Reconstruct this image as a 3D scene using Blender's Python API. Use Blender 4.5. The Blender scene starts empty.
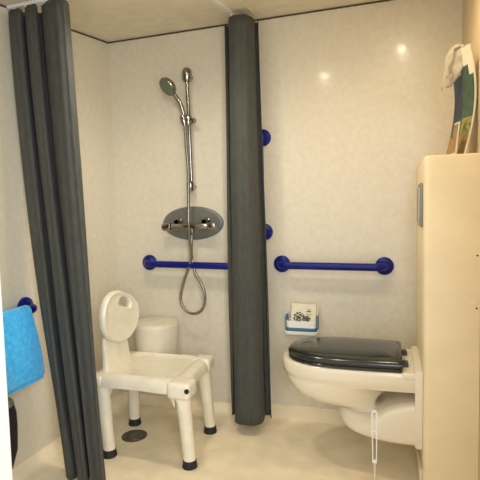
import bpy, bmesh, math, random
from mathutils import Vector, Matrix
random.seed(4)
C = bpy.context.scene.collection
PI = math.pi
V = Vector

# ------------------------------------------------------------------ materials
def lin(c):
    return tuple(((v/255)/12.92 if v/255 <= .04045 else ((v/255+.055)/1.055)**2.4) for v in c) + (1,)

def mat(name, rgb, rough=.5, metal=0, coat=0, noise=0, nscale=8, bump=0, bscale=60, rough_var=0, sheen=0,
        trans=0, spec=.5, rgb2=None, stretch=(1, 1, 1)):
    m = bpy.data.materials.new(name); m.use_nodes = True
    nt = m.node_tree; b = nt.nodes['Principled BSDF']
    b.inputs['Base Color'].default_value = lin(rgb)
    b.inputs['Roughness'].default_value = rough
    b.inputs['Metallic'].default_value = metal
    b.inputs['Coat Weight'].default_value = coat
    b.inputs['Coat Roughness'].default_value = .12
    b.inputs['Specular IOR Level'].default_value = spec
    b.inputs['Sheen Weight'].default_value = sheen
    b.inputs['Transmission Weight'].default_value = trans
    tc = nt.nodes.new('ShaderNodeTexCoord'); mp = nt.nodes.new('ShaderNodeMapping')
    mp.inputs['Scale'].default_value = stretch
    nt.links.new(tc.outputs['Object'], mp.inputs['Vector'])
    if noise or rgb2:
        n = nt.nodes.new('ShaderNodeTexNoise'); n.inputs['Scale'].default_value = nscale
        n.inputs['Detail'].default_value = 5
        nt.links.new(mp.outputs['Vector'], n.inputs['Vector'])
        r = nt.nodes.new('ShaderNodeValToRGB')
        r.color_ramp.elements[0].position = .35; r.color_ramp.elements[1].position = .65
        a = rgb2 if rgb2 else tuple(max(0, v*(1-noise)) for v in rgb)
        r.color_ramp.elements[0].color = lin(a); r.color_ramp.elements[1].color = lin(rgb)
        nt.links.new(n.outputs['Fac'], r.inputs['Fac'])
        nt.links.new(r.outputs['Color'], b.inputs['Base Color'])
    if bump:
        n2 = nt.nodes.new('ShaderNodeTexNoise'); n2.inputs['Scale'].default_value = bscale
        n2.inputs['Detail'].default_value = 3
        nt.links.new(mp.outputs['Vector'], n2.inputs['Vector'])
        bp = nt.nodes.new('ShaderNodeBump'); bp.inputs['Strength'].default_value = bump
        bp.inputs['Distance'].default_value = .002
        nt.links.new(n2.outputs['Fac'], bp.inputs['Height'])
        nt.links.new(bp.outputs['Normal'], b.inputs['Normal'])
    return m

M = dict(
    wall=mat('wall_laminate', (224, 215, 194), .36, coat=.25, noise=.03, nscale=34, bump=.10, bscale=70),
    wall_r=mat('wall_right_laminate', (216, 194, 152), .5, noise=.04, nscale=12),
    ceiling=mat('ceiling_panel', (240, 230, 208), .6, noise=.04, nscale=14, bump=.1, bscale=90),
    floor=mat('vinyl_floor', (250, 235, 203), .38, noise=.05, nscale=9, bump=.12, bscale=120),
    duct=mat('cabinet_laminate', (246, 228, 188), .42, noise=.03, nscale=6),
    seam=mat('dark_joint', (84, 74, 56), .8, noise=.2, nscale=30),
    skirt=mat('vinyl_skirting', (240, 224, 188), .35, noise=.04, nscale=10),
    white=mat('white_paint', (240, 240, 238), .4, noise=.02, nscale=8),
    plastic=mat('white_plastic', (240, 232, 210), .32, coat=.2, noise=.035, nscale=20, bump=.08, bscale=150),
    drum=mat('drum_plastic', (226, 217, 197), .4, noise=.04, nscale=14),
    ceramic=mat('ceramic_glaze', (238, 227, 204), .15, coat=.5, noise=.015, nscale=5),
    lid=mat('lid_dark_gloss', (38, 42, 39), .2, coat=.25, noise=.12, nscale=6),
    chrome=mat('chrome', (165, 163, 156), .16, metal=1, noise=.08, nscale=30),
    hose=mat('metal_hose', (165, 160, 150), .28, metal=1, noise=.2, nscale=90),
    plate=mat('grey_plate', (112, 112, 104), .35, noise=.08, nscale=15),
    spray=mat('spray_face', (104, 118, 98), .45, noise=.1, nscale=90),
    blue=mat('blue_nylon', (2, 18, 122), .4, spec=.3, coat=.05, noise=.12, nscale=20),
    rubber=mat('black_rubber', (34, 33, 30), .6, noise=.2, nscale=40),
    curtain=mat('curtain_fabric', (72, 73, 68), .8, sheen=.03, noise=.12, nscale=60, bump=.35, bscale=220, stretch=(1, 1, .35)),
    towel=mat('blue_terry', (62, 196, 255), .95, sheen=.5, rgb2=(34, 168, 248), nscale=55, bump=1, bscale=260),
    black=mat('black_fabric', (26, 26, 26), .8, noise=.2, nscale=50),
    greyf=mat('grey_fabric', (120, 118, 112), .85, noise=.2, nscale=50),
    drain=mat('drain_metal', (104, 98, 84), .4, metal=.25, noise=.3, nscale=60),
    hinge=mat('grey_button', (140, 138, 128), .35, metal=.3, noise=.08, nscale=20),
    paper=mat('paper', (232, 224, 200), .7, noise=.04, nscale=18),
    ink=mat('print_ink', (60, 56, 48), .7, rgb2=(120, 112, 92), nscale=120),
    greenp=mat('cover_green', (34, 64, 50), .4, rgb2=(60, 92, 72), nscale=26),
    navyp=mat('cover_navy', (22, 34, 66), .4, rgb2=(34, 58, 84), nscale=30),
    yellowp=mat('cover_yellow', (176, 160, 70), .45, rgb2=(70, 90, 50), nscale=50),
    brownp=mat('brown_paper', (176, 140, 92), .7, noise=.15, nscale=40),
    film=mat('plastic_film', (196, 186, 160), .25, noise=.04, nscale=20, coat=.4),
    bluep=mat('blue_tray', (86, 124, 158), .4, noise=.06, nscale=20),
    clear=mat('clear_plastic', (244, 238, 222), .2, trans=.35, noise=.02, nscale=10),
    bristle=mat('bristle', (236, 234, 226), .8, noise=.1, nscale=80),
)

g = mat('lamp_glow', (255, 230, 190)); M['glow'] = g
g.node_tree.nodes['Principled BSDF'].inputs['Emission Color'].default_value = (1, .85, .62, 1)
g.node_tree.nodes['Principled BSDF'].inputs['Emission Strength'].default_value = 170
# ------------------------------------------------------------------ helpers
def obj(name, bm, m, parent=None, smooth=True, ang=38):
    bmesh.ops.recalc_face_normals(bm, faces=bm.faces)
    me = bpy.data.meshes.new(name); bm.to_mesh(me); bm.free()
    ms = m if isinstance(m, (list, tuple)) else [m]
    for k in ms: me.materials.append(M[k])
    if smooth:
        me.shade_smooth(); me.set_sharp_from_angle(angle=math.radians(ang))
    o = bpy.data.objects.new(name, me); C.objects.link(o)
    if parent:
        o.parent = parent
        o.matrix_parent_inverse = Matrix.Translation(-V(parent.location))
    return o

def thing(name, label, cat, loc=(0, 0, 0), group=None):
    o = bpy.data.objects.new(name, None); C.objects.link(o); o.location = loc
    o.empty_display_size = .05
    return tag(o, label, cat, group)

def tag(o, label, cat, group=None):
    o['label'] = label; o['category'] = cat
    if group: o['group'] = group
    return o

def struct(name, bm, m, smooth=False):
    o = obj(name, bm, m, smooth=smooth); o['kind'] = 'structure'; return o

def box(bm, a, b, bev=0, seg=2):
    t = bmesh.new()
    bmesh.ops.create_cube(t, size=1)
    a = V(a); b = V(b)
    for v in t.verts:
        v.co = V([(a[i]+b[i])/2 + v.co[i]*(b[i]-a[i]) for i in range(3)])
    if bev: bmesh.ops.bevel(t, geom=t.edges[:], offset=bev, segments=seg, affect='EDGES', profile=.6)
    merge(bm, t); return bm

def merge(bm, t):
    me = bpy.data.meshes.new('tmp'); t.to_mesh(me); t.free(); bm.from_mesh(me); bpy.data.meshes.remove(me)

def loft(bm, rings, cap0=True, cap1=True, closed=True):
    vs = [[bm.verts.new(p) for p in r] for r in rings]
    n = len(rings[0])
    for i in range(len(vs)-1):
        for j in range(n if closed else n-1):
            k = (j+1) % n
            bm.faces.new((vs[i][j], vs[i][k], vs[i+1][k], vs[i+1][j]))
    if cap0: bm.faces.new(vs[0][::-1])
    if cap1: bm.faces.new(vs[-1])
    return vs

def tube(bm, pts, rad, n=16, cap=True):
    pts = [V(p) for p in pts]
    rads = rad if isinstance(rad, (list, tuple)) else [rad]*len(pts)
    T = []
    for i in range(len(pts)):
        a = pts[max(0, i-1)]; b = pts[min(len(pts)-1, i+1)]
        T.append((b-a).normalized() if (b-a).length > 1e-7 else V((0, 0, 1)))
    up = V((0, 0, 1)) if abs(T[0].z) < .9 else V((0, 1, 0))
    nrm = T[0].cross(up).normalized()
    rings = []
    for i, p in enumerate(pts):
        nrm = (nrm - T[i]*nrm.dot(T[i])).normalized(); bn = T[i].cross(nrm)
        rings.append([p + (nrm*math.cos(2*PI*k/n) + bn*math.sin(2*PI*k/n))*rads[i] for k in range(n)])
    loft(bm, rings, cap, cap)
    return bm

def smoothpts(ctrl, sub=8):
    P = [V(p) for p in ctrl]; out = []
    for i in range(len(P)-1):
        p0 = P[max(0, i-1)]; p1 = P[i]; p2 = P[i+1]; p3 = P[min(len(P)-1, i+2)]
        for k in range(sub):
            t = k/sub
            out.append(.5*((2*p1) + (p2-p0)*t + (2*p0-5*p1+4*p2-p3)*t*t + (3*p1-p0-3*p2+p3)*t**3))
    out.append(P[-1]); return out

def lathe(bm, prof, origin, axis='z', n=40, cap0=True, cap1=True):
    """prof: (radius, height) pairs; axis: unit vector"""
    ax = V(axis).normalized() if not isinstance(axis, str) else V((0, 0, 1))
    u = ax.orthogonal().normalized(); w = ax.cross(u); o = V(origin)
    loft(bm, [[o + ax*h + (u*math.cos(2*PI*k/n) + w*math.sin(2*PI*k/n))*max(r, 1e-5) for k in range(n)] for r, h in prof], cap0, cap1)
    return bm

# ------------------------------------------------------------------ the room
XL, XR, YB, H0, SL = -1.589, .333, 2.476, 2.184, .127
def ceil(y): return H0 - SL*(YB-y)
YF = .55
struct('floor', box(bmesh.new(), (XL-.1, -.6, -.06), (XR+.1, YB+.1, 0)), 'floor')
struct('wall_back', box(bmesh.new(), (XL-.1, YB, 0), (XR+.1, YB+.08, 2.35)), 'wall')
struct('wall_left', box(bmesh.new(), (XL-.08, .95, 0), (XL, YB, 2.3)), 'wall')
struct('wall_right', box(bmesh.new(), (XR, YF, 0), (XR+.08, YB, 2.3)), 'wall_r')
bm = bmesh.new()
loft(bm, [[(x, YF, ceil(YF)), (x, YB, ceil(YB)), (x, YB, ceil(YB)+.06), (x, YF, ceil(YF)+.06)] for x in (XL, XR)])
struct('ceiling', bm, 'ceiling')
# dark joints under the ceiling
bm = bmesh.new()
for xa, xb in ((XL, XR),):
    box(bm, (xa+.002, YB-.004, H0-.009), (xb-.002, YB+.001, H0-.002))
struct('trim_1', bm, 'seam')
bm = bmesh.new()
loft(bm, [[(x, y, ceil(y)-.009), (x, y, ceil(y)-.002)] + [(x2, y, ceil(y)-.002), (x2, y, ceil(y)-.009)]
          for y, x, x2 in ((1.0, XL, XL+.004), (YB-.003, XL, XL+.004))])
struct('trim_2', bm, 'seam')
# joint where the two ceiling panels meet
bm = bmesh.new()
loft(bm, [[(-.655, y, ceil(y)-.0025), (-.651, y, ceil(y)-.0025), (-.651, y, ceil(y)+.001), (-.655, y, ceil(y)+.001)] for y in (YF, YB-.01)])
struct('trim_3', bm, 'ceiling')
# coved floor edge in the shower: concave fillet up the wall
def cove(name, a, b, inward, r, m):
    bm = bmesh.new(); a = V(a); b = V(b); inn = V(inward)
    rings = []
    for p in (a, b):
        ring = [p + V((0, 0, 0))]
        for k in range(9):
            t = k*PI/16
            ring.append(p + inn*(r - r*math.sin(t)) + V((0, 0, r - r*math.cos(t))))
        rings.append(ring)
    loft(bm, rings); return struct(name, bm, m, True)
cove('baseboard_left', (XL, .98, .0005), (XL, YB-.002, .0005), (1, 0, 0), .05, 'floor')
cove('baseboard_back', (XL+.002, YB, .0005), (-.80, YB, .0005), (0, -1, 0), .05, 'floor')
# vinyl skirting behind the toilet
bm = bmesh.new()
prof = [(0, 0), (.030, 0), (.030, .003), (.018, .008), (.012, .02), (.011, .074), (.008, .080), (0, .081)]
loft(bm, [[(x, YB-a, z+.0004) for a, z in prof] for x in (-.795, .129)])
struct('baseboard_right', bm, 'skirt', True)
# white door frame edge beside the camera's left
struct('door_1', box(bmesh.new(), (XL-.08, .93, 0), (-1.004, .995, 2.0), .004), 'white')

# ------------------------------------------------------------------ cistern cabinet (boxing) with flush plate
DX, DY, DZ = .13, 1.95, 1.365
cab = thing('cistern_cabinet', 'tall cream laminate boxing behind the toilet, reaching chest height beside the right wall', 'cabinet', (DX+.09, 2.2, 0))
def rrect(x0, y0, x1, y1, rs, n=6):
    """rs: corner radii for (x0y0, x1y0, x1y1, x0y1)"""
    pts = []
    for (cx, cy, a0, r) in ((x0, y0, PI, rs[0]), (x1, y0, 1.5*PI, rs[1]), (x1, y1, 0, rs[2]), (x0, y1, .5*PI, rs[3])):
        sx = 1 if cx == x0 else -1; sy = 1 if cy == y0 else -1
        for k in range(n+1):
            a = a0 + k*PI/2/n
            pts.append((cx + sx*r + r*math.cos(a), cy + sy*r + r*math.sin(a)))
    return pts
bm = bmesh.new()
rs = (.025, .001, .001, .001)
rings = []
for off, z in ((0, .0), (0, DZ-.012), (.004, DZ-.003), (.012, DZ)):
    rings.append([(x, y, z) for x, y in rrect(DX+off, DY+off, XR-.001, YB-.001, rs)])
loft(bm, rings); obj('body', bm, 'duct', cab)
bm = bmesh.new(); box(bm, (DX-.010, 1.985, 1.085), (DX, 2.175, 1.262), .004)
fp = obj('flush_plate', bm, 'hinge', cab); fp['label'] = 'grey flush plate on the side of the boxing'
bm = bmesh.new(); box(bm, (DX-.014, 2.00, 1.10), (DX-.009, 2.08, 1.247), .002)
obj('flush_button', bm, 'chrome', fp)
bm = bmesh.new(); box(bm, (DX-.014, 2.085, 1.10), (DX-.009, 2.16, 1.247), .002)
obj('flush_button', bm, 'hinge', fp)
bm = bmesh.new(); box(bm, (DX-.012, DY+.03, .0005), (DX, YB-.032, .082), .003)
obj('skirting', bm, 'skirt', cab)

for x, z in ((.3205, .977), (.3195, .773)):
    bm = bmesh.new(); lathe(bm, [(.0035, -.001), (.0035, .001), (.002, .002)], (x, DY, z), V((0, -1, 0)), 16)
    sc = obj('screw', bm, 'rubber', cab); sc['label'] = 'small dark screw head'
bm = bmesh.new(); box(bm, (.298, DY-.003, .788), (.318, DY+.001, .794), .001); obj('latch', bm, 'white', cab)
# ------------------------------------------------------------------ blue grab bars
def flange(parent, c, axis, r=.046):
    bm = bmesh.new(); ax = V(axis)
    lathe(bm, [(r, 0), (r, .006), (r*.96, .012), (r*.75, .017), (.030, .020), (.024, .026)], c, ax, 40)
    f = obj('flange', bm, 'blue', parent)
    for k in range(3):
        a = k*2*PI/3+.5; u = ax.orthogonal().normalized(); w = ax.cross(u)
        s = bmesh.new(); lathe(s, [(.005, .0125), (.005, .0175), (.003, .019)], V(c)+(u*math.cos(a)+w*math.sin(a))*r*.68, ax, 12)
        obj('screw_cap', s, 'blue', f)
    return f
def grab_bar(label, a, b, n, out=.07, r=.0195, loc=None, sub=8):
    a = V(a); b = V(b); n = V(n); d = (b-a).normalized()
    t = thing('grab_bar', label, 'grab bar', (a+b)/2, 'blue wall grab bars' if False else None)
    bm = bmesh.new(); c = .045
    pts = [a+n*.004, a+n*(out-c)]
    for k in range(1, sub+1):
        q = k/sub*PI/2; pts.append(a + n*(out-c) + n*c*math.sin(q) + d*c*(1-math.cos(q)))
    for k in range(0, sub+1):
        q = PI/2-k/sub*PI/2; pts.append(b + n*(out-c) + n*c*math.sin(q) - d*c*(1-math.cos(q)))
    pts.append(b+n*.004)
    tube(bm, pts, r, 20)
    obj('bar', bm, 'blue', t)
    flange(t, a, n); flange(t, b, n)
    return t
grab_bar('horizontal blue grab bar on the shower wall beneath the mixer, left of the grey curtain', (-1.365, YB, .868), (-.815, YB, .860), (0, -1, 0))
grab_bar('horizontal blue grab bar above the toilet with a round flange at both ends', (-.556, YB, .870), (-.022, YB, .866), (0, -1, 0))
grab_bar('vertical blue grab bar half hidden at the right edge of the grey curtain', (-.650, YB, 1.045), (-.650, YB, 1.556), (0, -1, 0))
grab_bar('blue grab bar on the left wall with a light blue towel hung over it', (XL, 1.700, .752), (XL, 1.20, .752), (1, 0, 0))

# ------------------------------------------------------------------ towel over the left bar
TY0, TY1 = 1.33, 1.640
BX, BZ = XL+.07, .752
bm = bmesh.new()
def towel_path(drop_out, drop_in, th):
    pts = []
    for k in range(13): pts.append((BX+.020+.012*math.sin(k/12*PI), BZ - drop_out*(1-k/12)))
    for k in range(1, 12):
        a = k/12*PI; pts.append((BX + .021*math.cos(a), BZ + .021*math.sin(a)))
    for k in range(13): pts.append((BX-.020, BZ - drop_in*k/12))
    return pts
P = towel_path(.300, .28, 0)
ny = 30; grid = []
for j in range(ny+1):
    v = j/ny; y = TY0 + (TY1-TY0)*v
    row = []
    for i, (x, z) in enumerate(P):
        f = min(1, max(0, (BZ-z)/.33))
        wob = .006*math.sin(v*9+i*.2)*f
        flare = (.055*f if i < 18 else .02*f)*(v)
        row.append(V((x + (wob if i < 18 else -abs(wob)*.4) + (.010*f if i < 18 else 0), y + flare, z - .012*(1-v)*f)))
    grid.append(row)
vs = [[bm.verts.new(p) for p in r_] for r_ in grid]
for j in range(ny):
    for i in range(len(P)-1): bm.faces.new((vs[j][i], vs[j][i+1], vs[j+1][i+1], vs[j+1][i]))
tw = obj('towel', bm, 'towel'); tag(tw, 'bright light blue terry towel folded over the left wall grab bar', 'towel')
md = tw.modifiers.new('thick', 'SOLIDIFY'); md.thickness = .009; md.offset = .2
md = tw.modifiers.new('sub', 'SUBSURF'); md.levels = md.render_levels = 1
# folded hem layer under the front drop
bm = bmesh.new()
rings = []
for j in range(ny+1):
    v = j/ny; y = TY0+(TY1-TY0)*v + .055*v
    zb = BZ-.322 - .012*(1-v); xb = BX+.012+.006*math.sin(v*9)
    rings.append([(xb-.006, y, zb+.03), (xb+.004, y, zb+.03), (xb+.006, y, zb+.005), (xb, y, zb), (xb-.006, y, zb+.005)])
loft(bm, rings); hem = obj('hem', bm, 'towel', tw)

# dark bag hanging lower left, mostly behind the door frame
bag = thing('hanging_bag', 'narrow black bag with a grey upper edge on the left wall below the towel', 'bag', (XL+.05, 1.43, .08))
bm = bmesh.new(); rings = []
for z, w, d in ((.09, .01, .012), (.11, .05, .03), (.18, .075, .045), (.28, .08, .05), (.34, .078, .05), (.38, .07, .04), (.39, .05, .03)):
    rings.append([(XL+.055+d*math.cos(a), 1.468+w*math.sin(a), z) for a in [k*2*PI/24 for k in range(24)]])
loft(bm, rings); obj('pouch', bm, 'black', bag)
bm = bmesh.new(); rings = []
for z, w, d in ((.385, .072, .052), (.40, .066, .048), (.408, .055, .035), (.41, .03, .018)):
    rings.append([(XL+.055+d*math.cos(a), 1.463+w*math.sin(a), z) for a in [k*2*PI/24 for k in range(24)]])
loft(bm, rings); obj('flap', bm, 'greyf', bag)
bm = bmesh.new()
tube(bm, smoothpts([(XL+.05, 1.44, .405), (XL+.03, 1.45, .43), (XL+.004, 1.46, .45), (XL+.03, 1.47, .43), (XL+.05, 1.48, .405)]), .004, 8)
obj('strap', bm, 'black', bag)

# ------------------------------------------------------------------ curtains
def curtain(name, label, top, bot, z0, zt, folds, amp_t, amp_b, seed, dir_n, loc, ex=(1.1, 1.1)):
    """top, bot: control polylines (x,y) of the gathered cloth, seen from above; zt a function of y"""
    bm = bmesh.new()
    T = smoothpts([(x, y, 0) for x, y in top], 10); B = smoothpts([(x, y, 0) for x, y in bot], 10)
    n = len(T)-1; nz = 44; rows = []
    rnd = random.Random(seed); ph = [rnd.uniform(-.004, .004) for _ in range(n+1)]
    for j in range(nz+1):
        s = j/nz
        row = []
        for i in range(n+1):
            w = s**(ex[0] + (ex[1]-ex[0])*i/n)
            p = T[i]*(1-w) + B[i]*w
            zz = zt(T[i].y)*(1-s) + z0*s
            p = V((p.x + .006*math.sin(s*6+i*.21)*s, p.y + .005*math.cos(s*5+i*.17)*s + .0022*math.sin(i*.62+s*2), zz))
            row.append(bm.verts.new(p))
        rows.append(row)
    for j in range(nz):
        for i in range(n): bm.faces.new((rows[j][i], rows[j][i+1], rows[j+1][i+1], rows[j+1][i]))
    o = obj('cloth', bm, 'curtain')
    md = o.modifiers.new('thick', 'SOLIDIFY'); md.thickness = .003
    return o
def parent_to(o, p):
    o.parent = p; o.matrix_parent_inverse = Matrix.Translation(-V(p.location))

c1 = thing('shower_curtain', 'long dark grey shower curtain gathered at the left wall, its foot swept to the right', 'curtain', (-1.30, 1.72, 0))
# near folds drawn as a serpentine seen from above
top1 = [(-1.583, 1.73), (-1.5669, 1.68), (-1.5317, 1.665), (-1.4943, 1.67), (-1.5265, 1.73), (-1.5157, 1.73), (-1.4683, 1.67), (-1.4347, 1.655), (-1.4034, 1.66), (-1.4521, 1.73), (-1.4311, 1.73), (-1.3897, 1.68), (-1.332, 1.65), (-1.2863, 1.645), (-1.2599, 1.66), (-1.2755, 1.71)]
bot1 = [(-1.3876, 1.71), (-1.3803, 1.66), (-1.3433, 1.635), (-1.3149, 1.64), (-1.3326, 1.69), (-1.3216, 1.69), (-1.2855, 1.63), (-1.2541, 1.61), (-1.2266, 1.615), (-1.2671, 1.69), (-1.2563, 1.69), (-1.2148, 1.62), (-1.1933, 1.605), (-1.159, 1.6), (-1.1423, 1.612), (-1.1781, 1.67)]
parent_to(curtain('cloth', '', top1, bot1, .012, lambda y: ceil(1.70)-.034, 5, 0, 0, 1, None, None, (1.6, 1.08)), c1)

c2 = thing('shower_curtain', 'narrow dark grey shower curtain hanging between the shower and the toilet', 'curtain', (-.72, 2.33, 0))
top2 = [(-0.812, 2.3664), (-0.806, 2.352), (-0.796, 2.3664), (-0.782, 2.3739), (-0.772, 2.33), (-0.752, 2.262), (-0.712, 2.245), (-0.668, 2.256), (-0.648, 2.31), (-0.652, 2.3634), (-0.645, 2.3724), (-0.634, 2.3664), (-0.63, 2.3574)]
bot2 = [(-0.828, 2.3649), (-0.822, 2.33), (-0.806, 2.315), (-0.796, 2.33), (-0.788, 2.29), (-0.762, 2.235), (-0.705, 2.222), (-0.65, 2.24), (-0.628, 2.29), (-0.636, 2.3544), (-0.625, 2.3634), (-0.602, 2.3604), (-0.594, 2.32)]
parent_to(curtain('cloth', '', top2, bot2, .062, lambda y: ceil(2.33)-.040, 4, 0, 0, 2, None, None), c2)

# ceiling track with gliders
trk = thing('curtain_track', 'thin white curtain track on the ceiling above the shower', 'curtain rail', (-.755, 2.0, ceil(2.0)))
def trackpt(x, y, d): return V((x, y, ceil(y)-d))
path = [(-.745, 2.472), (-.748, 2.2), (-.752, 1.95), (-.78, 1.82), (-.85, 1.73), (-1.0, 1.70), (-1.3, 1.70), (XL+.004, 1.70)]
sp = smoothpts([trackpt(x, y, .007) for x, y in path], 8)
bm = bmesh.new(); rings = []
for i, p in enumerate(sp):
    t = (sp[min(i+1, len(sp)-1)] - sp[max(i-1, 0)]).normalized(); s = V((-t.y, t.x, 0)).normalized()*.009
    z = V((0, 0, .006)); rings.append([p-s-z, p+s-z, p+s+z, p-s+z])
loft(bm, rings); obj('track', bm, 'white', trk)
def hooks(parent, pts):
    for (x, y) in pts:
        z = ceil(y)-.014
        bm = bmesh.new()
        box(bm, (x-.005, y-.005, z-.006), (x+.005, y+.005, z+.001), .001)
        tube(bm, smoothpts([(x, y, z-.004), (x, y, z-.016), (x+.006, y, z-.022), (x, y, z-.029), (x-.005, y, z-.024)], 4), .0022, 8)
        obj('hook', bm, 'white', parent)
hooks(c1, [(-1.55, 1.70), (-1.49, 1.70), (-1.44, 1.70), (-1.39, 1.70), (-1.33, 1.70), (-1.28, 1.70)])
hooks(c2, [(-.745, 2.27), (-.745, 2.33), (-.745, 2.40)])

# ------------------------------------------------------------------ shower set
sh = thing('shower_set', 'chrome shower rail with hand shower and looped hose on the back wall', 'shower', (-1.08, YB, 1.3))
RX, RY = -1.064, YB-.05
bm = bmesh.new(); tube(bm, [(RX+.008, RY, 1.29), (RX, RY, 1.94)], .0112, 20); obj('rail', bm, 'chrome', sh)
for z in (1.922, 1.310):
    bm = bmesh.new()
    R0 = .027 if z > 1.5 else .023; hh = .034 if z > 1.5 else .027
    lathe(bm, [(R0*.75, -hh-.002), (R0, -hh*.8), (R0, hh*.5), (R0*.9, hh*.85), (R0*.55, hh+.004), (.001, hh+.006)], (RX, RY, z), 'z', 28)
    tube(bm, [(RX, RY, z-.004), (RX, YB+.001, z-.004)], .016, 20)
    obj('rail_bracket', bm, 'chrome', sh)
# sliding holder
bm = bmesh.new()
lathe(bm, [(.017, -.028), (.020, -.02), (.020, .02), (.017, .028)], (RX, RY, 1.675), 'z', 24)
lathe(bm, [(.014, 0), (.015, .03), (.012, .036)], (RX+.012, RY-.004, 1.668), V((1, -.3, 0)), 20)
obj('slider', bm, 'chrome', sh)
bm = bmesh.new()
lathe(bm, [(.015, -.026), (.019, -.01), (.019, .02), (.016, .028)], (RX-.014, RY-.032, 1.670), V((-.18, -.12, 1)), 20)
obj('hand_shower_holder', bm, 'chrome', sh)
hs = bmesh.new()
hp = smoothpts([(RX-.010, RY-.030, 1.640), (RX-.012, RY-.034, 1.70), (RX-.022, RY-.045, 1.75), (RX-.045, RY-.058, 1.798), (RX-.066, RY-.07, 1.826)], 8)
tube(hs, hp, [.0095+.003*math.sin(i/len(hp)*PI) for i in range(len(hp))], 18)
hdir = V((-.42, -.62, -.62)).normalized()
hc = V((-1.144, RY-.078, 1.850))
lathe(hs, [(.012, -.034), (.032, -.026), (.049, -.012), (.054, 0), (.054, .008), (.051, .012)], hc, hdir, 40)
hso = obj('hand_shower', hs, 'chrome', sh)
bm = bmesh.new(); lathe(bm, [(.050, .0115), (.050, .0140), (.040, .0165), (.001, .0175)], hc, hdir, 40)
sf = obj('spray_face', bm, 'spray', hso); sf['label'] = 'grey green spray face'
# hose: down from the handset, loop, back up to the mixer
bm = bmesh.new()
tube(bm, smoothpts([(RX-.009, RY-.029, 1.645), (-1.068, RY-.034, 1.55), (-1.058, RY-.038, 1.40), (-1.054, RY-.050, 1.30), (-1.050, RY-.070, 1.119), (-1.055, RY-.05, 1.0), (-1.058, RY-.035, .93), (-1.071, RY-.03, .866),
    (-1.112, RY-.028, .768), (-1.134, RY-.028, .675), (-1.112, RY-.028, .612), (-1.060, RY-.028, .588), (-1.006, RY-.028, .612), (-.984, RY-.028, .68), (-1.000, RY-.028, .753), (-1.036, RY-.026, .815), (-1.056, RY-.022, .877), (-1.062, RY-.018, .96), (-1.057, RY-.014, 1.045)], 12), .0080, 12)
obj('hose', bm, 'hose', sh)
# escutcheon and mixer
mx = thing('shower_mixer', 'chrome thermostatic shower mixer on an oval grey wall plate', 'shower mixer', (-1.075, YB, 1.095))
bm = bmesh.new(); rings = []
for k, z in ((1, 0), (1, .006), (.97, .011), (.9, .014)):
    ring = []
    for q in range(72):
        a = q*2*PI/72; ca, sa = math.cos(a), math.sin(a)
        ring.append((-1.077+.188*k*ca, YB-z, 1.099+.097*k*sa))
    rings.append(ring)
loft(bm, rings); wp = obj('wall_plate', bm, 'plate', mx); wp['label'] = 'oval dark grey wall plate'
for x in (-1.155, -.985):
    bm = bmesh.new(); lathe(bm, [(.024, .012), (.024, .02), (.016, .026), (.014, .06)], (x, YB, 1.108), V((0, -1, 0)), 28)
    lathe(bm, [(.014, .05), (.014, .06)], (x, YB, 1.108), V((0, -1, 0)), 20)
    obj('union', bm, 'chrome', mx)
AX = V((1, 0, -.03))
def along(bm, x0, prof, y=YB-.07, z=1.083): return lathe(bm, prof, (x0, y, z), V((1, 0, 0)), 32)
bm = bmesh.new(); along(bm, -1.180, [(.016, 0), (.018, .004), (.018, .22), (.016, .224)]); obj('mixer_body', bm, 'chrome', mx)
for x0, s in ((-1.184, -1), (-.958, 1)):
    bm = bmesh.new(); lathe(bm, [(.0205, 0), (.0225, .004), (.0225, .044), (.020, .05), (.012, .052)], (x0, YB-.07, 1.083), V((s, 0, 0)), 32)
    kn = obj('knob', bm, 'chrome', mx)
    bm = bmesh.new(); box(bm, (x0+s*.012, YB-.0985, 1.078), (x0+s*.04, YB-.089, 1.088), .002); obj('knob_lug', bm, 'rubber' if s < 0 else 'chrome', kn)
bm = bmesh.new(); lathe(bm, [(.011, 0), (.011, -.02), (.009, -.03)], (-1.057, YB-.065, 1.066), 'z', 20); obj('hose_outlet', bm, 'chrome', mx)

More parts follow.
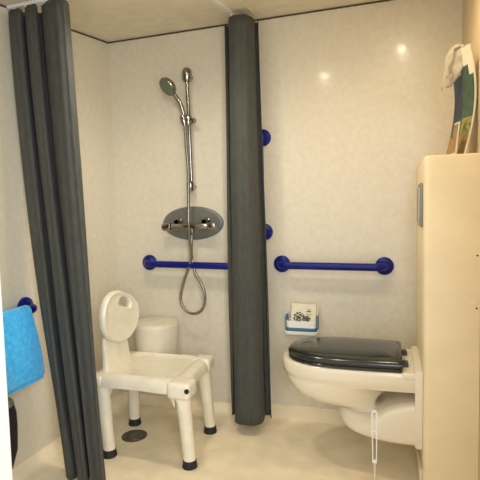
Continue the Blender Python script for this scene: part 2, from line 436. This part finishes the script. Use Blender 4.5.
# ------------------------------------------------------------------ shower chair
ch = thing('shower_chair', 'white moulded plastic shower chair with oval backrest and black rubber feet', 'chair', (-1.1, 2.07, 0))
SX0, SX1, SY0, SY1, SZ = -1.392, -.862, 1.838, 2.262, .398
def seat_mesh():
    bm = bmesh.new(); nx, ny = 80, 64
    def mapsq(u, v):  # rounded rectangle
        k = .16
        x = u*math.sqrt(1-k*v*v*abs(v)**2*.9); y = v*math.sqrt(1-k*u*u*abs(u)**2*.9)
        return x, y
    def hz(u, v):
        a = abs(u); b = abs(v); m = max(a, b)
        e = (a**8+b**8)**(1/8)
        rim = .5*(1+math.cos(max(0, min(1, abs(e-.80)/.14))*PI))*.009
        dish = -.010*max(0, 1-(e/.8)**2)
        edge = -.030*max(0, (e-.93)/.07)**2.2
        z = rim+dish+edge
        # hand slots near and far
        for vv in (-.80, .80):
            du = abs(u+.0)/.34; dv = abs(v-vv)/.055
            q = max(du**4, 0)+dv**4
            if q < 1: z -= .020*(1-q)**.5
        return z
    top = []; bot = []
    for j in range(ny+1):
        rt = []; rb = []
        for i in range(nx+1):
            u = 2*i/nx-1; v = 2*j/ny-1
            x, y = mapsq(u, v)
            # waist between the corner sockets on the long sides
            wx = 1-.045*math.exp(-(v/.55)**2)*abs(u)**6
            wy = 1-.055*math.exp(-(u/.5)**2)*abs(v)**6
            X = (SX0+SX1)/2 + x*(SX1-SX0)/2*wx; Y = (SY0+SY1)/2 + y*(SY1-SY0)/2*wy
            X -= .022*(v+1)/2*(u+1)/2
            z = SZ + hz(u, v)
            rt.append(bm.verts.new((X, Y, z)))
            e = (abs(u)**8+abs(v)**8)**(1/8)
            inner = e < .90
            rb.append(bm.verts.new((X, Y, SZ-(.022 if inner else .050))))
        top.append(rt); bot.append(rb)
    for j in range(ny):
        for i in range(nx):
            bm.faces.new((top[j][i], top[j][i+1], top[j+1][i+1], top[j+1][i]))
            bm.faces.new((bot[j][i], bot[j+1][i], bot[j+1][i+1], bot[j][i+1]))
    for i in range(nx):
        bm.faces.new((top[0][i], bot[0][i], bot[0][i+1], top[0][i+1])); bm.faces.new((top[ny][i], top[ny][i+1], bot[ny][i+1], bot[ny][i]))
    for j in range(ny):
        bm.faces.new((top[j][0], top[j+1][0], bot[j+1][0], bot[j][0])); bm.faces.new((top[j][nx], bot[j][nx], bot[j+1][nx], top[j+1][nx]))
    return bm
seat = obj('seat', seat_mesh(), 'plastic', ch, ang=50)
# corner sockets
def socket(cx, cy, w, d, h0, h1):
    bm = bmesh.new(); box(bm, (cx-w, cy-d, h0), (cx+w, cy+d, h1), .022, 5); return bm
for cx, cy, w, d in ((-.898, 1.876, .056, .050), (-.928, 2.212, .048, .046), (-1.345, 1.885, .046, .044), (-1.345, 2.215, .044, .044)):
    big = cx > -1 and cy < 2
    s = obj('leg_socket', socket(cx, cy, w, d, SZ-(.066 if big else .058), SZ+(.010 if cx > -1 else .0)), 'plastic', ch)
    if big:
        bm = bmesh.new(); lathe(bm, [(.011, -.002), (.011, .004), (.006, .005)], (cx+.047, cy-d+.001, SZ-.020), V((0, -1, 0)), 20)
        pl = obj('socket_plug', bm, 'rubber', s); pl['label'] = 'black round plug'
feet = ((-.874, 1.885, -.900, 1.888), (-.905, 2.222, -.930, 2.210), (-1.290, 1.872, -1.330, 1.892), (-1.345, 2.200, -1.350, 2.205))
for fx, fy, tx, ty in feet:
    bm = bmesh.new()
    f = V((fx, fy, .03)); t = V((tx, ty, SZ-.05))
    big = 1.0
    L = t-f
    tube(bm, [f, f+L*.35, f+L*.7, f+L*.93, t], [.029, .0305, .033, .037, .041], 28)
    leg = obj('leg', bm, 'plastic', ch)
    bm = bmesh.new()
    lathe(bm, [(.0345, 0), (.0355, .006), (.032, .016), (.0315, .034), (.029, .036)], (fx, fy, .0), 'z', 28)
    rf = obj('rubber_foot', bm, 'rubber', leg); rf['label'] = 'black rubber foot'
# gusset braces under the seat next to the near legs
for x0, s in ((-1.300, 1), (-.935, -1)):
    bm = bmesh.new()
    pts = [(x0, SZ-.045), (x0+s*.07, SZ-.045), (x0+s*.03, SZ-.075), (x0+s*.005, SZ-.13)]
    loft(bm, [[(x, y, z) for x, z in pts] for y in (1.882, 1.892)])
    obj('brace', bm, 'plastic', ch)
# backrest: oval plate with a hand hole, facing +x
BXc, BYc, BZc = -1.303, 2.018, .648
def backrest():
    bm = bmesh.new(); n = 72; CT, ST = math.cos(math.radians(-20)), math.sin(math.radians(-20))
    def rt(y, z): return (BYc + y*CT - z*ST, BZc + y*ST + z*CT)
    def oval(k, inset=0):
        ring = []
        for q in range(n):
            a = q*2*PI/n; ca, sa = math.cos(a), math.sin(a)
            w = .168*(1 + .05*sa) - inset; h = .128 - inset
            ring.append(rt(w*math.copysign(abs(ca)**.88, ca), h*math.copysign(abs(sa)**.88, sa)))
        return ring
    def hole(inset=0):
        ring = []
        for q in range(n):
            a = q*2*PI/n; ca, sa = math.cos(a), math.sin(a)
            ring.append(rt(.012 + (.060-inset)*math.copysign(abs(ca)**.7, ca), .066 + (.024-inset)*sa + .012*(1-(ca**2))))
        return ring
    def X(y, z, d): # slight tilt and curve
        return BXc + (z-BZc)*.04 - .25*(y-BYc)**2*-1 + d
    def ringat(r_, d): return [(X(y, z, d), y, z) for y, z in r_]
    def mix(a, b, t): return [(p[0]*(1-t)+q[0]*t, p[1]*(1-t)+q[1]*t) for p, q in zip(a, b)]
    th = .017
    rings = [ringat(hole(-.006), th), ringat(mix(hole(-.006), oval(0, .02), .5), th-.003), ringat(oval(0, .022), th),
             ringat(oval(0, .010), th+.003), ringat(oval(0, .003), th-.003), ringat(oval(0), th-.012), ringat(oval(0), -.008),
             ringat(oval(0, .006), -.015), ringat(hole(-.004), -.015), ringat(hole(), -.008), ringat(hole(), th-.006), ringat(hole(-.006), th)]
    vs = [[bm.verts.new(p) for p in r_] for r_ in rings[:-1]]; vs.append(vs[0])
    for i in range(len(vs)-1):
        for j in range(n):
            k = (j+1) % n
            bm.faces.new((vs[i][j], vs[i][k], vs[i+1][k], vs[i+1][j]))
    return bm
br = obj('backrest', backrest(), 'plastic', ch, ang=45)
bm = bmesh.new(); rings = []
for z, w, x, t in ((.385, .118, -1.322, .020), (.42, .112, -1.324, .019), (.47, .105, -1.328, .016), (.54, .104, -1.331, .010), (.60, .090, -1.332, .009)):
    rings.append([(x+dx, y, z) for dx, y in [(q[0], q[1]) for q in rrect(-t, BYc-w, t, BYc+w, (t*.9,)*4, 4)]])
loft(bm, rings); obj('backrest_support', bm, 'plastic', br)

# white drum-shaped casing behind the chair
dr = thing('wall_casing', 'white rounded drum-shaped casing low on the back wall behind the shower chair', 'casing', (-1.29, 2.35, .33))
bm = bmesh.new(); dc = (-1.273, 2.352, 0)
lathe(bm, [(.110, .31), (.116, .32), (.124, .45), (.129, .520), (.129, .536), (.126, .541), (.119, .541)], dc, 'z', 56, True, True)
obj('body', bm, 'drum', dr)
bm = bmesh.new()
lathe(bm, [(.118, .5405), (.118, .545), (.112, .547), (.001, .548)], dc, 'z', 56)
obj('lid', bm, 'drum', dr)

# floor drain
fd = thing('floor_drain', 'round dark metal floor drain under the shower chair', 'drain', (-1.275, 2.075, 0))
bm = bmesh.new(); lathe(bm, [(.066, .0005), (.066, .003), (.058, .0045), (.052, .003)], (-1.275, 2.075, 0), 'z', 40); obj('drain_ring', bm, 'drain', fd)
bm = bmesh.new(); lathe(bm, [(.051, .003), (.050, .006), (.04, .0068), (.001, .007)], (-1.275, 2.075, 0), 'z', 40)
for q in range(8):
    a = q*PI/4; box(bm, (-1.275+.034*math.cos(a)-.004, 2.075+.034*math.sin(a)-.004, .006), (-1.275+.034*math.cos(a)+.004, 2.075+.034*math.sin(a)+.004, .0078), .001)
obj('drain_cover', bm, 'drain', fd)

# ------------------------------------------------------------------ toilet
to = thing('toilet', 'wall-hung cream ceramic toilet with a dark grey lid, fixed to the boxing on the right', 'toilet', (.13, 2.15, .17))
TYc = 2.150
def outline(xf, xb, w, n=64, p=2.3, bt=.06):
    """D outline: front tip xf, flat back xb, half width w. Starts at back near corner"""
    pts = []
    nb = 10
    # near side (y-): from back to front, then round, then far side to back
    xm = xf + (xb-xf)*.52
    m = n//4
    for k in range(m): pts.append((xb + (xm-xb)*k/m, TYc-w*(1-bt*(1-k/m)**2), 0))
    for k in range(n//2+1):
        a = -PI/2 - k/(n//2)*PI
        ca, sa = math.cos(a), math.sin(a)
        pts.append((xm + (xm-xf)*-abs(ca)**(2/p), TYc + w*math.copysign(abs(sa)**(2/p), sa), 0))
    for k in range(m): pts.append((xm + (xb-xm)*(k+1)/m, TYc+w*(1-bt*((k+1)/m)**2), 0))
    return pts
def ring(xf, xb, w, z, p=2.3, bt=.06): return [(x, y, z) for x, y, _ in outline(xf, xb, w, p=p, bt=bt)]
bm = bmesh.new()
rings = [ring(-.110, .080, .070, .178), ring(-.165, .070, .080, .205), ring(-.200, .05, .088, .245), ring(-.218, .02, .090, .272, bt=.2),
         ring(-.245, -.04, .094, .285, bt=.3), ring(-.325, -.06, .110, .293, bt=.4), ring(-.385, -.06, .128, .308, bt=.5), ring(-.425, -.05, .146, .332, bt=.5),
         ring(-.450, -.03, .159, .360, bt=.5), ring(-.463, .0, .167, .386, bt=.4), ring(-.468, .05, .171, .400, bt=.2), ring(-.470, .126, .174, .404), ring(-.473, .126, .175, .415), ring(-.482, .126, .181, .421), ring(-.484, .126, .182, .440), ring(-.485, .126, .183, .456),
         ring(-.484, .126, .182, .470), ring(-.480, .126, .180, .478), ring(-.470, .124, .174, .482)]
# open bowl inside
rings += [ring(-.440, .03, .135, .480), ring(-.425, .01, .125, .46), ring(-.38, -.04, .10, .38), ring(-.30, -.10, .06, .31), ring(-.24, -.14, .03, .29)]
loft(bm, rings)
obj('bowl', bm, 'ceramic', to, ang=60)
# back flange plate that closes on to the boxing
bm = bmesh.new(); rings = []
for x, i in ((.129, 0), (.106, 0), (.100, .004)):
    rr = []
    for y, z in [(TYc-.178+i, .500-i), (TYc-.182+i, .47), (TYc-.181+i, .40), (TYc-.172+i, .25), (TYc-.168+i, .180), (TYc-.158+i, .164+i), (TYc+.158-i, .164+i), (TYc+.168-i, .18), (TYc+.172-i, .25), (TYc+.181-i, .40), (TYc+.182-i, .47), (TYc+.178-i, .500-i)]:
        rr.append((x, y, z))
    rings.append(rr)
loft(bm, rings); mp_ = obj('mounting_flange', bm, 'ceramic', to, ang=40)
# trapway body under the bowl, running back to the flange
bm = bmesh.new(); rings = []
for x, w, zb, zt_ in ((-.222, .030, .226, .262), (-.214, .062, .212, .272), (-.190, .098, .196, .272), (-.165, .118, .187, .268), (-.130, .137, .180, .262), (-.09, .152, .177, .268), (-.045, .163, .174, .295), (.0, .168, .172, .328), (.05, .170, .172, .348), (.108, .171, .172, .358)):
    rings.append([(x, TYc+p, z) for p, z in rrect(-w, zb, w, zt_, (min(.03, w*.4),)*2 + (min(.034, w*.5),)*2, 6)])
loft(bm, rings); obj('trapway', bm, 'ceramic', to, ang=60)
# rear shelf
bm = bmesh.new(); box(bm, (.050, TYc-.178, .462), (.108, TYc+.178, .487), .005, 3); obj('rear_shelf', bm, 'ceramic', to)
# seat ring + lid
bm = bmesh.new()
loft(bm, [ring(-.448, .045, .172, .483), ring(-.455, .048, .177, .487), ring(-.455, .048, .177, .495), ring(-.449, .045, .173, .499)])
obj('seat', bm, 'lid', to)
bm = bmesh.new()
rr = [ring(-.450, .050, .174, .4995), ring(-.456, .054, .179, .503), ring(-.456, .054, .179, .513), ring(-.450, .050, .175, .521),
      ring(-.422, .040, .157, .530), ring(-.36, .02, .123, .537), ring(-.29, -.02, .075, .540), ring(-.25, -.08, .02, .541)]
loft(bm, rr); obj('lid', bm, 'lid', to, ang=60)
for y in (TYc-.08, TYc+.08):
    bm = bmesh.new(); lathe(bm, [(.012, -.02), (.013, -.018), (.013, .018), (.012, .02)], (.066, y, .496), V((0, 1, 0)), 20)
    lathe(bm, [(.014, 0), (.012, .012)], (.066, y, .4865), 'z', 20)
    obj('hinge', bm, 'lid', to)

# ------------------------------------------------------------------ toilet brush
tb = thing('toilet_brush', 'white toilet brush with a slim slotted handle standing in front of the toilet', 'toilet brush', (-.056, 1.84, 0))
bx, by = -.056, 1.84
bm = bmesh.new()
lathe(bm, [(.044, .0005), (.046, .006), (.043, .04), (.038, .070), (.036, .074), (.033, .071), (.037, .04), (.038, .01)], (bx, by, 0), 'z', 40)
obj('cup', bm, 'clear', tb)
bm = bmesh.new()
outer = []; inner = []
z0, z1, hw, ih = .165, .377, .0115, .0065
def slotring(w, za, zb, n=12):
    pts = [(-w*.75, za), (w*.75, za)]
    for k in range(n+1):
        a = k*PI/n; pts.append((w*math.cos(a), zb-w + w*math.sin(a)))
    return pts
o_ = slotring(hw, z0, z1); i_ = slotring(ih, z0+.012, z1-.006)
vo = [[bm.verts.new((bx+x, by+dy, z)) for x, z in o_] for dy in (-.005, .005)]
vi = [[bm.verts.new((bx+x, by+dy, z)) for x, z in i_] for dy in (-.005, .005)]
n = len(o_)
for j in range(n):
    k = (j+1) % n
    bm.faces.new((vo[0][j], vo[0][k], vi[0][k], vi[0][j])); bm.faces.new((vo[1][j], vi[1][j], vi[1][k], vo[1][k]))
    bm.faces.new((vo[0][j], vo[1][j], vo[1][k], vo[0][k])); bm.faces.new((vi[0][j], vi[0][k], vi[1][k], vi[1][j]))
box(bm, (bx-.0072, by-.0045, .292), (bx+.0072, by+.0045, .299))
obj('handle', bm, 'white', tb)
bm = bmesh.new(); tube(bm, [(bx, by, .05), (bx, by, .168)], .0045, 14); obj('stem', bm, 'clear', tb)
bm = bmesh.new()
for zz in range(6):
    for q in range(14):
        a = q*2*PI/14+zz*.2; tube(bm, [(bx, by, .022+zz*.008), (bx+.030*math.cos(a), by+.030*math.sin(a), .020+zz*.008)], .0018, 5)
obj('bristles', bm, 'bristle', tb)['kind'] = 'stuff'

# ------------------------------------------------------------------ tray on the wall with a packet in it
tr = thing('wall_tray', 'small white and blue wall holder above the toilet', 'holder', (-.445, YB, .50))
bm = bmesh.new()
def trayring(w, y0, y1, z): return [(x, y, z) for x, y in rrect(-.446-w, y0, -.446+w, y1, (.02, .02, .002, .002), 5)]
loft(bm, [trayring(.078, YB-.082, YB-.001, .502), trayring(.088, YB-.090, YB-.001, .506), trayring(.090, YB-.092, YB-.001, .520), trayring(.086, YB-.088, YB-.001, .522),
          trayring(.083, YB-.085, YB-.004, .514)])
obj('tray', bm, 'white', tr)
bm = bmesh.new()
loft(bm, [trayring(.074, YB-.074, YB-.001, .514), trayring(.078, YB-.078, YB-.001, .519), trayring(.079, YB-.079, YB-.001, .540)])
bt = obj('basin', bm, 'bluep', tr); bt['label'] = 'blue middle band'
bm = bmesh.new()
loft(bm, [trayring(.079, YB-.080, YB-.001, .5395), trayring(.079, YB-.080, YB-.001, .572), trayring(.076, YB-.077, YB-.004, .574), trayring(.074, YB-.075, YB-.006, .548)])
obj('upper_band', bm, 'white', tr)
for s in (-1, 1):
    bm = bmesh.new(); box(bm, (-.446+s*.083-.003, YB-.06, .512), (-.446+s*.083+.003, YB-.001, .60), .002); obj('side_wing', bm, 'bluep', tr)
pk = thing('paper_packet', 'cream paper packet with a dark printed picture, standing in the small wall holder', 'packet', (-.44, YB-.05, .55))
tilt = Matrix.Translation(V((-.437, YB-.052, .549))) @ Matrix.Rotation(math.radians(-10), 4, 'X') @ Matrix.Rotation(math.radians(2), 4, 'Y')
def place(bm): bmesh.ops.transform(bm, matrix=tilt, verts=bm.verts); return bm
bm = bmesh.new(); box(bm, (-.067, -.012, 0), (.068, .012, .113), .006, 3); obj('packet_body', place(bm), 'paper', pk)
rnd = random.Random(8)
bm = bmesh.new()
for k in range(80):
    u = rnd.random(); x = -.050+.085*u; hgt = .026+.030*math.sin(min(1, u*1.5)*PI)*rnd.uniform(.4, 1)
    z = .022+rnd.random()*hgt; w = rnd.uniform(.003, .009); h = rnd.uniform(.002, .005)
    bmesh.ops.create_circle(bm, cap_ends=True, segments=7, radius=1, matrix=Matrix.Translation((x, -.0124-k*.00001, z)) @ Matrix.Rotation(PI/2, 4, 'X') @ Matrix.Diagonal((w, h, 1, 1)))
for (x0, x1, z0_, z1_) in ((.018, .040, .071, .078), (.024, .040, .083, .086), (.012, .044, .060, .0615), (.015, .044, .0555, .0570)):
    vs = [bm.verts.new(p) for p in ((x0, -.0126, z0_), (x1, -.0126, z0_), (x1, -.0126, z1_), (x0, -.0126, z1_))]; bm.faces.new(vs)
for q in ((.0, .034, .030, .037), (.012, .036, .034, .039), (-.042, -.010, .017, .021)):
    vs = [bm.verts.new(p) for p in ((q[0], -.01265, q[2]), (q[1], -.01265, q[2]), (q[1], -.01265, q[3]), (q[0]+.006, -.01265, q[3]))]; bm.faces.new(vs)
pr = obj('printed_picture', place(bm), 'ink', pk, smooth=False); pr['label'] = 'dark printed picture on the packet front'
# second packet edge behind
bm = bmesh.new(); box(bm, (-.060, .013, .0), (.076, .026, .104), .004, 2)
b2 = obj('rear_sheet', place(bm), 'paper', pk)

# ------------------------------------------------------------------ magazines and plastic bag on the boxing
def leaning(name, label, base_y, h, w, x0, x1, bend, thick, panels, yaw=.03, rise=0):
    """a booklet standing on its lower edge, seen almost edge on; depth along y"""
    t = thing(name, label, 'magazine', (x0, base_y, DZ))
    nseg = 18
    def X(s): return x0 + (x1-x0)*s + bend*math.sin(s*PI*.9)
    def sheet(off, th, s0, s1, v0, v1, m, nm, parent, sk=lambda s: 0):
        bm = bmesh.new(); rings = []
        for i in range(nseg+1):
            s = s0+(s1-s0)*i/nseg; x = X(s); z = DZ+.0006+h*s
            ya = base_y+w*v0+rise*s + sk(s); yb = base_y+w*v1+rise*s
            xa = x+off-yaw*v0; xb = x+off-yaw*v1
            rings.append([(xa, ya, z), (xa+th, ya, z), (xb+th, yb, z), (xb, yb, z)])
        loft(bm, rings); return obj(nm, bm, m, parent)
    body = sheet(0, thick, 0, 1, 0, 1, 'paper', 'pages', t)
    for k, (s0, s1, v0, v1, m) in enumerate(panels):
        sheet(-.0012, .001, s0, s1, v0, v1, m, 'cover_panel', t)
    return t
leaning('magazine', 'upright magazine with dark green and blue cover leaning on the right wall above the boxing', 2.03, .425, .16, .280, .283, .036, .007,
        [(.0, .20, 0, 1, 'brownp'), (.20, .36, 0, .5, 'yellowp'), (.20, .36, .5, 1, 'greenp'), (.36, .74, 0, .55, 'greenp'), (.36, .78, .55, 1, 'navyp'), (.74, .84, .2, .55, 'greenp')], .050)
leaning('booklet', 'thin folded brown booklet standing in front of the green magazine on the boxing', 2.02, .13, .05, .248, .262, .000, .005,
        [(.1, .95, .05, .95, 'brownp')], .010)
bg = thing('plastic_bag', 'crumpled white plastic bag with loop handles hooked over the top of the magazine', 'bag', (.25, 2.15, 1.62))
bm = bmesh.new()
rows = []
for j in range(13):
    s = j/12; row = []
    for i in range(15):
        u = i/14
        x = .286 - .062*u + .0012*math.sin(i*.9+j*.5)
        y = 2.085 + .02*u + .003*math.sin(j*.9+i*.6) + .015*s
        z = 1.806 - .035*u*u - s*(.085+.055*math.sin(u*PI*.8)) + .001*math.sin(i*1.3)
        row.append(bm.verts.new((x-.010*s*u, y, z)))
    rows.append(row)
for j in range(12):
    for i in range(14): bm.faces.new((rows[j][i], rows[j][i+1], rows[j+1][i+1], rows[j+1][i]))
fb = obj('film', bm, 'film', bg); md = fb.modifiers.new('t', 'SOLIDIFY'); md.thickness = .0015
bm = bmesh.new()
def strap(pts, w, nm):
    bm = bmesh.new(); sp_ = smoothpts(pts, 8); rings = []
    for i, p in enumerate(sp_):
        t = (sp_[min(i+1, len(sp_)-1)]-sp_[max(0, i-1)]).normalized(); s = t.cross(V((0, 1, 0))).normalized()*w
        b = V((0, .0012, 0)); rings.append([p-s-b, p+s-b, p+s+b, p-s+b])
    loft(bm, rings); return obj(nm, bm, 'film', bg)
strap([(.302, 2.10, 1.785), (.280, 2.09, 1.806), (.250, 2.085, 1.800), (.228, 2.085, 1.770), (.222, 2.085, 1.730), (.226, 2.085, 1.69)], .006, 'handle_loop')
strap([(.236, 2.095, 1.72), (.224, 2.09, 1.690), (.212, 2.09, 1.660), (.205, 2.09, 1.640), (.214, 2.09, 1.645), (.230, 2.09, 1.672), (.243, 2.095, 1.70)], .004, 'handle_loop')

# ------------------------------------------------------------------ ceiling lamps (just above the frame), the shower one an added fill
def lamp(x, y, power, col, label, soft=.03):
    t = thing('ceiling_spotlight', label, 'lamp', (x, y, ceil(y)))
    bm = bmesh.new(); lathe(bm, [(.045, .004), (.045, -.006), (.040, -.010), (.030, -.006), (.022, -.002)], (x, y, ceil(y)), 'z', 36)
    obj('lamp_ring', bm, 'chrome', t)
    bm = bmesh.new(); lathe(bm, [(.022, -.003), (.021, -.010), (.016, -.018), (.008, -.022), (.001, -.023)], (x, y, ceil(y)), 'z', 28)
    obj('lamp_lens', bm, 'glow', t)
    L = bpy.data.lights.new('downlight', 'SPOT'); L.energy = power; L.color = col; L.shadow_soft_size = soft
    L.spot_size = math.radians(165); L.spot_blend = 1
    o = bpy.data.objects.new('downlight', L); C.objects.link(o); o.location = (x, y, ceil(y)-.050)
lamp(-.94, 1.70, 17, (1, .93, .80), 'added round ceiling spotlight over the shower chair, brightening the shower', .05)  # added lamp to brighten the shower, its reflection kept behind the curtain
lamp(-.42, 1.66, 10, (1, .83, .60), 'small round ceiling spotlight nearer the shower')
lamp(.077, 1.93, 7.5, (1, .80, .54), 'small round ceiling spotlight nearer the right wall')
# added cool fill behind the camera, lighting the left wall as a doorway would
L = bpy.data.lights.new('left_wall_fill', 'AREA'); L.shape = 'RECTANGLE'; L.size = .6; L.size_y = 1.4; L.energy = 15; L.spread = math.radians(110); L.color = (.88, .95, 1)
o = bpy.data.objects.new('left_wall_fill', L); C.objects.link(o); o.location = (.28, -.15, 1.40)
o.rotation_euler = (V((-1.75, 1.45, .95))-o.location).to_track_quat('-Z', 'Y').to_euler()
w = bpy.data.worlds.new('World'); bpy.context.scene.world = w; w.use_nodes = True
w.node_tree.nodes['Background'].inputs[0].default_value = (.96, .98, 1, 1)
w.node_tree.nodes['Background'].inputs[1].default_value = 1.0

# ------------------------------------------------------------------ camera
yaw, pitch, roll = math.radians(17.8), math.radians(3.94), math.radians(1.43)
F = V((-math.sin(yaw)*math.cos(pitch), math.cos(yaw)*math.cos(pitch), -math.sin(pitch)))
R_ = V((math.cos(yaw), math.sin(yaw), 0)); U = R_.cross(F)
R2 = R_*math.cos(roll) - U*math.sin(roll); U2 = R2.cross(F)
cd = bpy.data.cameras.new('camera'); cam = bpy.data.objects.new('camera', cd); C.objects.link(cam)
cam.matrix_world = Matrix(((R2.x, U2.x, -F.x, 0), (R2.y, U2.y, -F.y, 0), (R2.z, U2.z, -F.z, 1.18), (0, 0, 0, 1)))
cd.sensor_width = 36; cd.lens = 465/480*36; cd.clip_start = .02
S = bpy.context.scene; S.camera = cam
S.view_settings.view_transform = 'Standard'; S.view_settings.look = 'None'
S.view_settings.exposure = .04; S.view_settings.gamma = 1
